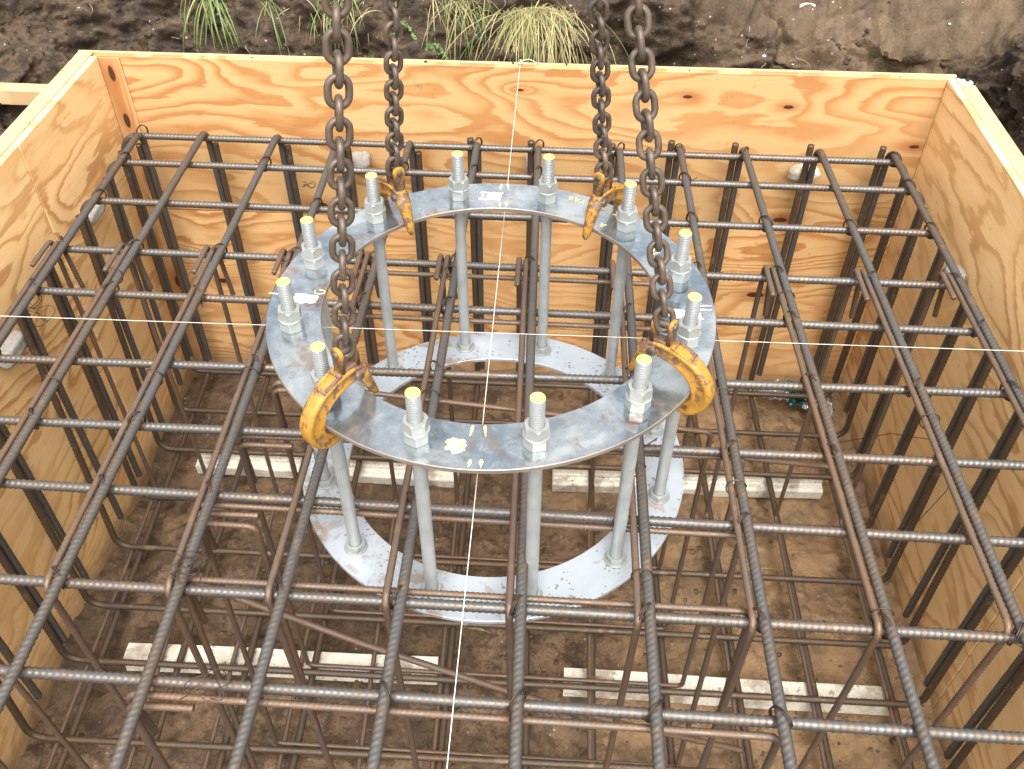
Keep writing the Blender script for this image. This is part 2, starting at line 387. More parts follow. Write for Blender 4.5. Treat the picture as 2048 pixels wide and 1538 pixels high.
def leafmat(name, c1, c2):
    m, nt, b = newmat(name, .55, 0, .3); p = coord(nt); n = noise(nt, p, 25, 3)
    nt.links.new(mix(nt, ramp(nt, n, [(.35, 0), (.65, 1)]), c1, c2), b.inputs['Base Color']); return m
M_GREEN = leafmat('green grass blade', (.085, .125, .035), (.14, .17, .055))
M_STRAW = leafmat('dry grass blade', (.34, .28, .13), (.22, .20, .085))
M_LEAF = leafmat('green weed leaf', (.05, .13, .03), (.11, .19, .05))
M_ROOT = leafmat('pale root', (.22, .17, .13), (.32, .26, .20))
M_STONE = leafmat('pale stone', (.42, .40, .37), (.55, .52, .46))

# ------------------------------------------------------------------ dimensions (metres; z = 0 is the top mat of the cage)
XL, XR, YB, YF, ZT, ZF = -1.301, 1.127, 1.100, -1.240, .184, -1.042
RC = np.array([-.0706, -.1167])      # axis of the bolt ring

# ------------------------------------------------------------------ ground
def grid_faces(n, m, closed=False):
    i = np.arange(n if closed else n-1)[:, None]; j = np.arange(m-1)[None, :]
    return np.stack([i*m+j, ((i+1) % n)*m+j, ((i+1) % n)*m+j+1, i*m+j+1], -1).reshape(-1, 4)
# pit floor
nx, ny = 400, 380
gx, gy = np.meshgrid(np.linspace(XL-.05, XR+.05, nx), np.linspace(YF-.05, YB+.05, ny), indexing='ij')
P = np.stack([gx, gy, np.zeros_like(gx)], -1)
h = .016*fbm(P*2.3, 3) + .016*fbm(P*9+5, 4, .6)*(.55+.45*vnoise(P*3+9)) - .012*np.abs(fbm(P*14+21, 3, .55))*(.5+.5*vnoise(P*2.4+4)) + .012*np.maximum(0, fbm(P*26+2, 3, .6)-.2)
e = np.minimum(np.minimum(gx-XL, XR-gx), YB-gy)
h += .035*np.exp(-np.clip(e, 0, 9)/.05)*(.4+.6*vnoise(P*4+3))
P[..., 2] = ZF-.012+h
tag(mesh_obj('pit_floor', P, grid_faces(nx, ny), M_FLOOR), kind='structure')
def floor_z(x, y):
    i = int((x-XL+.05)/(XR-XL+.1)*(nx-1)); j = int((y-YF+.05)/(YB-YF+.1)*(ny-1))
    return P_floor[max(0, min(nx-1, i)), max(0, min(ny-1, j)), 2]
P_floor = P.copy()
# bank around the pit: closed loop of profiles
x0, x1, y0, y1 = XL-.07, XR+.07, YF-.03, YB+.03
base = []; nor = []
def side(a, b, n, k):
    for t in np.linspace(0, 1, k, endpoint=False): base.append((a[0]+(b[0]-a[0])*t, a[1]+(b[1]-a[1])*t)); nor.append(n)
def corner(c, a0, k=26):
    for t in np.linspace(0, 1, k, endpoint=False):
        base.append(c); nor.append((math.cos(a0+t*PI/2), math.sin(a0+t*PI/2)))
side((x1, y0), (x1, y1), (1, 0), 150); corner((x1, y1), 0, 60)
side((x1, y1), (x0, y1), (0, 1), 330); corner((x0, y1), PI/2, 60)
side((x0, y1), (x0, y0), (-1, 0), 150); corner((x0, y0), PI)
side((x0, y0), (x1, y0), (0, -1), 60); corner((x1, y0), 1.5*PI)
base = np.array(base); nor = np.array(nor)
prof = [(.0, -1.04), (.06, -1.0), (.11, -.7), (.14, -.35), (.17, -.12), (.22, .02), (.28, .13), (.34, .22), (.44, .28), (.66, .31), (.95, .33), (1.6, .35), (3.0, .36), (8, .4), (25, .42), (90, .42)]
pd_ = []
for (a, b) in zip(prof[:-1], prof[1:]):
    k = 22 if b[0] < .6 and b[1] > -.4 else (12 if b[0] < 1.7 else 6)
    for t in np.linspace(0, 1, k, endpoint=False): pd_.append((a[0]+(b[0]-a[0])*t, a[1]+(b[1]-a[1])*t))
pd_.append(prof[-1]); pd_ = np.array(pd_)
for _ in range(6): pd_[1:-1] = .25*pd_[:-2]+.5*pd_[1:-1]+.25*pd_[2:]
D = pd_[:, 0][None, :]; Z = pd_[:, 1][None, :]
xy = base[:, None, :]+nor[:, None, :]*D[..., None]
BK = np.concatenate([xy, np.broadcast_to(Z, xy.shape[:2])[..., None]], -1)
low = np.clip((BK[..., 0]-.35)/.5, 0, 1)*np.clip((BK[..., 1]-1.0)/.3, 0, 1)*(1-.6*np.clip((BK[..., 0]-1.4)/.3, 0, 1))
BK[..., 2] -= low*.17*np.clip((BK[..., 2]+.3)/.4, 0, 1)*np.clip((1.4-D)/1.0, 0, 1)
fr_ = np.clip((-1.0-BK[..., 1])/.35, 0, 1)*np.clip((12-D)/8, 0, 1)
BK[..., 2] = BK[..., 2]*(1-fr_)+np.minimum(BK[..., 2], -.75)*fr_  # unseen near side of the bank lowered to let more light onto the walls
ds_ = np.roll(BK, -1, 0)-np.roll(BK, 1, 0); dv_ = np.gradient(BK, axis=1)
nn = np.cross(dv_, ds_)
nn /= np.linalg.norm(nn, axis=2)[..., None]+1e-9
nn *= np.where(nn[..., 2:3] < 0, -1, 1)
amp = np.clip(D/.12, .15, 1)*np.clip((4-D)/3, .1, 1)
Q = BK*np.array([1, 1, 1.35])
lump = .115*fbm(Q*2.6+11, 3, .5)
ridge = -.075*np.abs(fbm(Q*np.array([5, 5, 8])+31, 4, .5))
fine = .024*fbm(Q*20+7, 4, .6)+.006*fbm(Q*75+3, 3, .6)
def blobf(x, y, z, r, a): return a*np.exp(-(((BK[..., 0]-x)/r[0])**2+((BK[..., 1]-y)/r[1])**2+((BK[..., 2]-z)/r[2])**2))
lump = lump+blobf(.58, 1.42, .10, (.15, .3, .13), .13)+blobf(.92, 1.36, .02, (.10, .25, .12), .12)+blobf(.75, 1.36, .0, (.09, .25, .10), -.12)+blobf(1.14, 1.4, .06, (.10, .3, .08), -.10)+blobf(.30, 1.4, .04, (.12, .3, .12), -.09)+blobf(-.9, 1.4, .06, (.25, .3, .10), .06)+blobf(-1.5, 1.3, .05, (.2, .3, .12), .07)
hang = .10*np.maximum(0, vnoise(BK*np.array([1.6, 1.6, 0])+77)+.15)*np.exp(-((BK[..., 2]-.12)/.06)**2)
BK = BK+nn*((lump+ridge+fine+.02)*amp)[..., None] - np.concatenate([nor[:, None, :]*(hang*np.clip((.8-D)/.3, 0, 1))[..., None], np.zeros(BK.shape[:2]+(1,))], -1)
tag(mesh_obj('ground', BK, grid_faces(BK.shape[0], BK.shape[1], True)[:, ::-1], [M_BANK, M_TOP], mi=None), kind='structure')
g_ = bpy.data.objects['ground']
# lighter dry soil on the upper, gentler part on the right side of the far bank
cen = (BK[:, :-1]+np.roll(BK, -1, 0)[:, :-1]+BK[:, 1:]+np.roll(BK, -1, 0)[:, 1:])/4
mask = ((D[:, :-1] > .36) | (D[:, :-1]*0+.0 > 1)) & True
mm = (np.broadcast_to(D[:, :-1], cen.shape[:2])+.07*fbm(cen*7+3, 4)-.0) > .62-.30*np.clip((cen[..., 0]-.30)/.2, 0, 1)*np.clip((1.75-cen[..., 0])/.5, 0, 1)-.16*np.exp(-((cen[..., 0]-.6)/.16)**2)-.18*np.exp(-((cen[..., 0]-.93)/.10)**2)
g_.data.polygons.foreach_set('material_index', mm.astype(np.int32).ravel())
def bank_pt(x, ytry=None, zt=.1, side_='back'):
    """point on the displaced bank near x at height zt (far side)"""
    far = cen[210:540]; c = far.reshape(-1, 3)
    k = np.argmin((c[:, 0]-x)**2*4+(c[:, 2]-zt)**2); return c[k]

# ------------------------------------------------------------------ formwork
fw = tag(empty('formwork_box', (0, 0, ZF)), 'open plywood formwork box lining the pit around the steel cage', 'formwork')
def panel(name, a, b, m):
    q = MB(); q.box(a, b, bev=.0012); return q.obj(name, m, fw)
ZB = -1.09; T = .020
panel('plywood_sheet', (XL-.012, YB, -.333), (XR-.001, YB+T, ZT), M_BACK_U)
panel('plywood_sheet', (XL-.012, YB+.002, ZB), (XR-.001, YB+T, -.338), M_BACK_L)
panel('plywood_sheet', (XL-T, .586, ZB), (XL, YB+T-.022, ZT-.002), M_LEFT_A)
panel('plywood_sheet', (XL-T, YF, ZB), (XL-.002, .584, ZT-.002), M_LEFT_B)
panel('plywood_sheet', (XR, -.15, ZB), (XR+T, YB+T, ZT-.001), M_RIGHT_A)
panel('plywood_sheet', (XR+.002, YF, ZB), (XR+T, -.153, ZT-.001), M_RIGHT_B)
panel('corner_batten', (XL+.001, YB-.004, ZB), (-1.236, YB-.0005, ZT-.004), M_BATTV)
panel('top_batten', (XL-T-.045, YF, ZT-.092), (XL-T-.001, YB+T, ZT), M_EDGEY)
panel('top_batten', (XL-T-.046, YB+T+.001, ZT-.09), (XR+.03, YB+T+.012, ZT+.001), M_EDGE)
panel('top_batten', (XR+T+.001, YF, ZT-.092), (XR+T+.045, YB-.03, ZT-.001), M_EDGEY)
q = MB(); q.box((XR+T+.002, YB-.025, ZT-.3), (XR+T+.048, YB+.02, ZT-.014), bev=.006); q.obj('corner_post', M_EDGEY, fw)
# outside studs
for y in (-.8, -.2, .4): panel('stud', (XL-T-.045, y, ZB), (XL-T-.002, y+.045, ZT-.095), M_EDGEY); panel('stud', (XR+T+.002, y, ZB), (XR+T+.045, y+.045, ZT-.095), M_EDGEY)
# timber prop outside left
q = MB(); q.box((-2.02, -.048, -.045), (-1.372, .0, 0), bev=.002, M=Matrix.Translation((0, 1.0, .134)) @ Matrix.Rotation(math.radians(-.6), 4, 'Z'))
tag(q.obj('timber_prop', M_EDGE), 'pale timber prop bracing the left formwork wall against the soil', 'timber prop')

# ------------------------------------------------------------------ reinforcing cage
cage = tag(empty('rebar_cage', (0, 0, -.98)), 'ribbed steel rebar cage with a square top grid inside the plywood box', 'rebar cage')
RB, RL = .0090, .0058
def bar(name, path, r, ds, pitch, h, Bn, m, nseg=10, fr=.045):
    P_, _ = resample(fillet(path, fr), ds)
    n = max(1, int(.012/ds)) ; 
    V, F = tube(P_, r, nseg, Bn, (pitch, h, 1.35), rot_=PI/2 if Bn[0] else PI*.92)
    return mesh_obj(name, V, F, m, cage)
def wob(s=.004): return rnd.uniform(-s, s)
ZX = -.0195
YX = [-1.174, -.998, -.788, -.585, -.397, -.197, 0, .221, .407, .608, .825, 1.026]
YS = [-.013, -.003, .004, -.011, .006, .003, -.011, 0, -.009, -.021, -.020, -.015]
YE = [1.007, 1.027, 1.023, 1.018, 1.011, 1.014, 1.005, 1.004, 1.030, 1.030, 1.037, 1.037]
def topx(i, y): return YX[i]+YS[i]*(y+.15)/.85
BX = [-1.165, -.960, -.768, -.582, -.378, -.192, .018, .203, .400, .596, .803, 1.008]
for i in range(12):
    xa, xb = topx(i, YE[i]), topx(i, -1.12)
    bar('main_bar', [(xa+wob(), YE[i], -.91), (xa, YE[i], 0), (xb, -1.12, 0), (xb, -1.12, -.9)], RB, .0024, .0112, .0013, (1, 0, 0), M_BAR, 12)
    off = -.0215 if i >= 5 else (.0185 if i > 0 else -.0185)
    zt_ = .004 if i >= 5 else -.045
    bx = BX[i]
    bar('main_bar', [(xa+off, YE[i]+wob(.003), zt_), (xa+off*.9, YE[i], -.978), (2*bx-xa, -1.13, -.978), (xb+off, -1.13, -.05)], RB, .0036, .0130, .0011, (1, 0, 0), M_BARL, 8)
XY = [1.0, .848, .646, .424, .253, .034, -.160, -.337, -.542, -.714, -.93]
XS = [-.008, -.008, -.010, -.010, -.011, .007, -.003, -.017, -.011, -.015, -.01]
def topy(j, x): return XY[j]+XS[j]*x
XB = [1.0, .80, .615, .411, .215, .008, -.165, -.387, -.565, -.75, -.93]
XLl = [-1.262, -1.250, -1.247, -1.250, -1.246, -1.25, -1.247, -1.25, -1.25, -1.25, -1.25]
for j in range(11):
    xl, xr = XLl[j], 1.058+wob(.006)
    bar('main_bar', [(xl, topy(j, xl), -.90), (xl, topy(j, xl), ZX), (xr, topy(j, xr), ZX), (xr, topy(j, xr), -.88)], RB, .0024, .0112, .0013, (0, 1, 0), M_BAR, 12, .058)
    o = -.019
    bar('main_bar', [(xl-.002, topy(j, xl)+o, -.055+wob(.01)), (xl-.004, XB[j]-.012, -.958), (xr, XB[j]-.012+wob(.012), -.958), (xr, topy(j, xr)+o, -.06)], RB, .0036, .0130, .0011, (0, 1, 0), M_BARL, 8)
# closed stirrups along y: hooked at the back on the fourth cross bar
yh = .440
for i in range(12):
    dx = -.0195 if i not in (4, 5) else -.026
    def sx(y): return topx(i, y)+dx
    yn = -.556+wob(.01); zt_ = .001
    zb_ = -.972; bx = BX[i]-.019
    pth = [(sx(yh)-.017, yh-.115+wob(.012), zt_+.004), (sx(yh)-.017, yh, zt_+.004), (sx(yh)-.012, yh, zb_), (bx+.0, yn, zb_), (sx(yn), yn, zt_), (sx(yh), yh+.003, zt_), (sx(yh)+.014, yh+.003, -.15+wob(.02))]
    P_, _ = resample(fillet(pth, .018, 5), .0023)
    V, F = tube(P_, RL, 8, None, (.0092, .0012, 1.2))
    mesh_obj('stirrup', V, F, M_LINK, cage)
# stirrups along x
SX = [(3, -.020, -.585, .365, 0), (4, -.019, -.59, .40, 0), (5, -.024, -.560, .405, -.11), (6, .003, -.590, .435, 0), (7, -.008, -.625, .405, 0), (8, .026, -.590, .398, 0), (9, -.012, -.612, .412, 0)]
for (j, dy, xa, xb, sag) in SX:
    def sy(x): return topy(j, x)+dy
    z = -.037 if j in (3, 4, 5, 6, 7) else -.026
    if j == 9: dy = -.021
    pth = [(xa+.115+wob(.01), sy(xa)-.013, z-.012), (xa+.002, sy(xa)-.013, z-.012), (xa+.002, XB[j]+.012, -.966), (xb, XB[j]+.006, -.966), (xb, sy(xb), z+sag), (xa, sy(xa), z), (xa-.002, sy(xa)+.013, z-.16)]
    P_, _ = resample(fillet(pth, .018, 5), .0023)
    V, F = tube(P_, RL, 8, None, (.0092, .0012, 1.2))
    mesh_obj('stirrup', V, F, M_LINK, cage)
def thin(name, path, r=RL, m=None):
    P_, _ = resample(path, .0023); V, F = tube(P_, r, 8, None, (.0092, .0012, 1.2)); return mesh_obj(name, V, F, m or M_LINK, cage)
P_ = fillet([(-.618, -.372, -.16), (-.618, -.372, -.045), (-.500, -.376, -.045), (-.500, -.376, -.95)], .016, 5)
thin('hooked_bar', P_)
thin('loose_bar', [(.43, -.150, -.045), (.620, -.135, -.078)])
thin('diagonal_bar', [(-.60, -.475, -.085), (-.30, -.49, -.25), (0, -.50, -.40), (.24, -.49, -.53), (.50, -.47, -.66)], .0062)
# tie wires
def tie(c, ax, r=.0125, turns=2, tail=True, n=30, wr=.0014):
    ax = np.array(ax, float); ax /= np.linalg.norm(ax)
    u = np.cross(ax, (0, 0, 1)); u /= np.linalg.norm(u); v = np.cross(ax, u)
    P_ = []
    for k in range(n*turns):
        t = k/n*2*PI; P_.append(np.array(c)+u*r*math.cos(t)*1.15+v*r*math.sin(t)*1.25+ax*(k/(n*turns)-.5)*.007)
    if tail:
        d = np.array([rnd.uniform(-1, 1), rnd.uniform(-1, 1), rnd.uniform(-.2, .6)])
        l = rnd.uniform(.012, .035); p = P_[-1]
        for k in range(1, 6): P_.append(p+d*l*k/5+np.array([0, 0, -.2*l])*(k/5)**2)
    return tube(P_, wr, 5)
for i in range(12):
    for j in range(10):
        st_ = 3 <= j <= 8
        if not (i in (0, 11) or j in (3, 8) or rnd.random() < .6): continue
        x = topx(i, topy(j, YX[i])); y = topy(j, x)
        ax = (1, rnd.choice((-1, 1))*rnd.uniform(.5, 1.1), 0)
        c = (x-(.008 if st_ else 0), y+rnd.uniform(-.002, .004), -.009)
        V, F = tie(c, ax, .0185 if st_ else .0175)
        mesh_obj('tie_wire', V, F, M_TIE, cage)
for i in (1, 3, 5, 7, 9, 10, 8, 2):
    for y in (.33, -.05, -.25, -.5):
        if rnd.random() < .45: continue
        yy = y+rnd.uniform(-.04, .04); V, F = tie((topx(i, yy)-.009, yy, 0), (0.15, 1, 0), .0165, 1, False)
        mesh_obj('tie_wire', V, F, M_TIE, cage)
# birds-nest of loose wire at one crossing
def curl(c, n, R, wr=.0008, turns=2.5):
    P_ = []; a, b = rnd.random()*6, rnd.random()*6
    for k in range(n):
        t = k/n*2*PI*turns; P_.append(np.array(c)+R*np.array([math.cos(t+a)*(1+.3*math.sin(2*t)), math.sin(t*1.3+b)*.8, .35*math.sin(t*1.7+a)]))
    return tube(P_, wr, 5)
for c, R in (((-.592, -.50, .012), .022), ((-.57, -.505, .008), .03), ((-.48, -.72, .004), .028), ((-1.247, .30, -.09), .03), ((-1.235, .29, -.12), .035), ((-.68, .90, -.10), .015)):
    V, F = curl(c, 50, R); mesh_obj('tie_wire', V, F, M_TIE, cage)
# long loose wire near the right wall
P_ = fillet([(.985, .70, -.90), (1.04, .47, -.60), (1.03, .22, -.36), (1.05, .115, -.40), (1.05, .18, -.65)], .06)
V, F = tube(resample(P_, .01)[0], .0011, 5)
tag(mesh_obj('loose_wire', V, F, M_TIE), 'long thin loose wire curling between the right wall and the bars', 'wire')

# ------------------------------------------------------------------ anchor ring assembly
anc = tag(empty('anchor_bolt_cage', (RC[0], RC[1], -.118)), 'round anchor cage of two flat steel rings joined by twelve threaded rods', 'anchor cage')
RO, RI = .398, .303
def ring(name, zt_, th, m, me_, bev=.0012):
    n = 160; t = np.arange(n)/n*2*PI
    prof_ = [(RI+bev, zt_), (RO-bev, zt_), (RO, zt_-bev), (RO, zt_-th), (RI, zt_-th), (RI, zt_-bev)]
    V = []; 
    for (r, z) in prof_: V.append(np.stack([RC[0]+r*np.cos(t), RC[1]+r*np.sin(t), np.full(n, z)], -1))
    V = np.stack(V, 1); k = len(prof_); F = []; mi = []
    for a in range(n):
        for b in range(k):
            F.append((a*k+b, a*k+(b+1) % k, ((a+1) % n)*k+(b+1) % k, ((a+1) % n)*k+b)[::-1]); mi.append(0 if b in (0, 3) else 1)
    o = mesh_obj(name, V, F, [m, me_], anc, False, mi=mi)
    return o
ZU, ZL = .306, -.108
ringU = ring('upper_ring_plate', ZU, .008, M_RING, M_RINGE)
ringL = ring('lower_ring_plate', ZL, .008, M_RINGL, M_RINGL)

def hexnut(zb, hgt, af, ch=.12, rh=.0125):
    q = MB(); R = af/math.sqrt(3); n = 48
    rows = []
    for (z, lim) in ((zb, R*.955), (zb+.0012, None), (zb+hgt-.0028, None), (zb+hgt, R*.90)):
        pts = []
        for k in range(n):
            a = k/n*2*PI; rr = (af/2)/math.cos(((a+PI/6) % (PI/3))-PI/6)
            zz = z
            if lim is not None: rr = min(rr, lim)
            elif z > zb+hgt/2: zz = z + .0022*(1-(rr-af/2)/(R-af/2))
            pts.append((rr*math.cos(a), rr*math.sin(a), zz))
        rows.append(pts)
    rows.append([(rh*math.cos(k/n*2*PI), rh*math.sin(k/n*2*PI), zb+hgt) for k in range(n)])
    V = [p for r in rows for p in r]; F = []
    for r in range(len(rows)-1):
        for k in range(n): F.append((r*n+k, r*n+(k+1) % n, (r+1)*n+(k+1) % n, (r+1)*n+k))
    F.append(tuple(range(n-1, -1, -1))); q.add(V, F); return q
def disc(zb, hgt, ro, n=40):
    q = MB(); V = []
    for z, r in ((zb, ro-.0006), (zb+.0006, ro), (zb+hgt-.0006, ro), (zb+hgt, ro-.0006)): V += [(r*math.cos(k/n*2*PI), r*math.sin(k/n*2*PI), z) for k in range(n)]
    F = [tuple(range(n-1, -1, -1)), tuple(range(3*n, 4*n))]
    for r in range(3):
        for k in range(n): F.append((r*n+k, r*n+(k+1) % n, (r+1)*n+(k+1) % n, (r+1)*n+k))
    q.add(V, F); return q
# one rod with its pieces, local z = 0 at the lower plate's top face
HR = .406-ZL
zz = np.arange(-.03, HR-.002, .0009)
pr = np.stack([np.zeros_like(zz), np.zeros_like(zz), zz], 1)
rr = .0112+.0009*np.cos(2*PI*zz/.0036)
worn = (zz > .0) & (zz < HR-.105)
rr = np.where(worn, .01165+.00022*np.cos(2*PI*zz/.0032), rr)
V, F = tube(pr, rr, 16)
rod = mesh_obj('threaded_rod', V, F, M_ROD, anc, True, True)
cap_q = disc(HR-.002, .0016, .0114); capo = cap_q.obj('painted_end', M_CAP, rod, False, True)
parts = [capo]
DZ = ZU-ZL
parts.append(hexnut(DZ+.0004, .021, .036).obj('nut', M_NUT, rod, False, True))
parts.append(disc(DZ+.0216, .0032, .0212).obj('washer', M_NUT, rod, False, True))
parts.append(hexnut(DZ+.025, .019, .036).obj('nut', M_NUT, rod, False, True))
parts.append(disc(.0003, .003, .0225).obj('washer', M_NUT, rod, False, True))
parts.append(hexnut(.0034, .012, .034).obj('nut', M_NUT, rod, False, True))
parts.append(hexnut(DZ-.030, .021, .036).obj('nut', M_NUT, rod, False, True))
for k in range(12):
    a = PI/2+PI/12-k*PI/6
    loc = (.352*math.cos(a), .352*math.sin(a), ZL+.118)
    if k == 0: r_ = rod; ch = parts
    else:
        r_ = rod.copy(); COL.objects.link(r_); r_.parent = anc; ch = []
        for p in parts:
            c = p.copy(); COL.objects.link(c); c.parent = r_; ch.append(c)
    r_.location = loc
    for c in ch:
        if c.name.startswith('nut') or c.name.startswith('washer'): c.rotation_euler = (0, 0, rnd.random()*PI)
    r_.rotation_euler = (0, 0, rnd.random()*6)
# paint marks lying on the upper plate
PZ = [0]
def patch(pts, z, m, name='paint_mark'):
    PZ[0] += 1; z = z+.00006*(PZ[0] % 9)
    q = MB(); n = len(pts); c = np.mean(pts, 0)
    V = [(c[0], c[1], z+.0005)]+[(p[0], p[1], z+.0005) for p in pts]+[(p[0], p[1], z-.0002) for p in pts]
    F = [(0, 1+k, 1+(k+1) % n) for k in range(n)]+[(1+k, 1+n+k, 1+n+(k+1) % n, 1+(k+1) % n) for k in range(n)]
    q.add(V, F); return q.obj(name, m, ringU)
def blob(c, sx_, sy_, m, rot=0, n=26, j=.16):
    pts = []
    for k in range(n):
        a = k/n*2*PI; s = (abs(math.cos(a))**6+abs(math.sin(a))**6)**(-1/6)*(1+rnd.uniform(-j, j))
        x, y = sx_*s*math.cos(a), sy_*s*math.sin(a); pts.append((c[0]+x*math.cos(rot)-y*math.sin(rot), c[1]+x*math.sin(rot)+y*math.cos(rot)))
    return patch(pts, ZU, m)
def stroke(a, b, w, m):
    a, b = np.array(a), np.array(b); d = (b-a)/np.linalg.norm(b-a); nrm = np.array([-d[1], d[0]])
    n = 9; L, Rr_ = [], []
    for k in range(n):
        t = k/(n-1); p = a+(b-a)*t; ww = w*(.35+.65*math.sin(PI*min(1, t*1.2+.1)))*rnd.uniform(.75, 1.2)
        L.append(p+nrm*ww); Rr_.append(p-nrm*ww)
    return patch(L+Rr_[::-1], ZU, m)
blob((-.1011, -.4654), .0145, .012, M_CRAYON); blob((-.099, -.478), .008, .005, M_CRAYONW, .3)
for a, b in (((-.0785, -.425), (-.0815, -.446)), ((-.0600, -.424), (-.0575, -.446)), ((-.0760, -.495), (-.0785, -.509)), ((-.0605, -.494), (-.0600, -.509))): stroke(a, b, .0028, M_CRAYON)
for a, b in (((-.0770, .276), (-.0785, .253)), ((-.0645, .277), (-.0615, .255)), ((-.0755, .208), (-.0760, .191)), ((-.0635, .208), (-.0625, .191))): stroke(a, b, .0022, M_CRAYON)
blob((-.0890, .230), .014, .0135, M_CRAYONW, 0, 30, .1)
for a, b in (((-.118, .243), (-.100, .243)), ((-.121, .217), (-.100, .217)), ((-.112, .243), (-.115, .217)), ((-.076, .243), (-.071, .242))): stroke(a, b, .0018, M_CRAYONW)
blob((.262, -.132), .017, .012, M_CRAYONW); blob((.290, -.139), .012, .010, M_CRAYONW, .2)
blob((.262, -.135), .008, .006, M_RING, .5)
stroke((.299, -.1075), (.322, -.106), .0016, M_CRAYONW); stroke((.299, -.1185), (.322, -.117), .0016, M_CRAYONW)
blob((-.408, -.128), .022, .013, M_CRAYONW, -.1, 26, .22)
stroke((-.475, -.1165), (-.44, -.1195), .0012, M_CRAYONW)
for k in range(10):
    a0, a1 = k/10*2*PI, (k+1)/10*2*PI
    if k != 3: stroke((-.384+.010*math.cos(a0), -.108+.006*math.sin(a0)), (-.384+.010*math.cos(a1), -.108+.006*math.sin(a1)), .0011, M_CRAYON)
stroke((.222, .060), (.236, .068), .0018, M_CRAYON); stroke((.228, .052), (.233, .074), .0018, M_CRAYON); stroke((.224, .044), (.240, .050), .0016, M_CRAYON)
stroke((.232, -.012), (.262, -.004), .0014, M_CRAYONW)
# crayon lettering, read from the outside of the ring
GL = {'9': [((.8, .9), (.25, .95)), ((.25, .95), (.15, .6)), ((.15, .6), (.75, .5)), ((.8, .9), (.75, .5)), ((.75, .5), (.5, 0))],
      'K': [((.15, 0), (.15, 1)), ((.15, .45), (.8, 1)), ((.15, .45), (.8, 0))], 'E': [((.15, 0), (.15, 1)), ((.15, 1), (.8, 1)), ((.15, .5), (.7, .5)), ((.15, 0), (.8, 0))],
      'N': [((.15, 0), (.15, 1)), ((.15, 1), (.8, 0)), ((.8, 0), (.8, 1))], 'A': [((.05, 0), (.5, 1)), ((.5, 1), (.95, 0)), ((.25, .4), (.75, .4))],
      'R': [((.15, 0), (.15, 1)), ((.15, 1), (.75, .8)), ((.75, .8), (.15, .5)), ((.3, .5), (.8, 0))], 'T': [((.5, 0), (.5, 1)), ((.05, 1), (.95, 1))],
      'B': [((.15, 0), (.15, 1)), ((.15, 1), (.8, .78)), ((.8, .78), (.15, .5)), ((.15, .5), (.85, .25)), ((.85, .25), (.15, 0))], 'V': [((.05, 1), (.5, 0)), ((.5, 0), (.95, 1))]}
def letter(ch, ang, r, hgt, wid):
    a = math.radians(ang); c = RC+r*np.array([math.cos(a), math.sin(a)])
    up = -np.array([math.cos(a), math.sin(a)]); rt = np.array([-math.sin(a), math.cos(a)])*1.0
    wq = MB()
    for (p, q_) in GL[ch]:
        A = c+rt*(p[0]-.5)*wid+up*(p[1]-.5)*hgt; B_ = c+rt*(q_[0]-.5)*wid+up*(q_[1]-.5)*hgt
        d = (B_-A); L_ = np.linalg.norm(d); d /= L_; nr = np.array([-d[1], d[0]])*.0011
        A = A-d*.0008; B_ = B_+d*.0008
        V = [(*(A+nr), ZU+.0005), (*(B_+nr), ZU+.0005), (*(B_-nr), ZU+.0005), (*(A-nr), ZU+.0005), (*(A+nr), ZU-.0002), (*(B_+nr), ZU-.0002), (*(B_-nr), ZU-.0002), (*(A-nr), ZU-.0002)]
        wq.add(V, [(0, 1, 2, 3)[::-1], (0, 1, 5, 4), (1, 2, 6, 5), (2, 3, 7, 6), (3, 0, 4, 7)])
    wq.obj('crayon_letter', M_CRAYON, ringU)
for ch, an in zip('9KENARTAB', (49.5, 52, 54.5, 57.0, 60.0, 62.0, 64.0, 66.0, 68.3)): letter(ch, an, .375, .0125, .0115)
for ch, an in zip('AV', (51.5, 55.0)): letter(ch, an, .325, .012, .012)

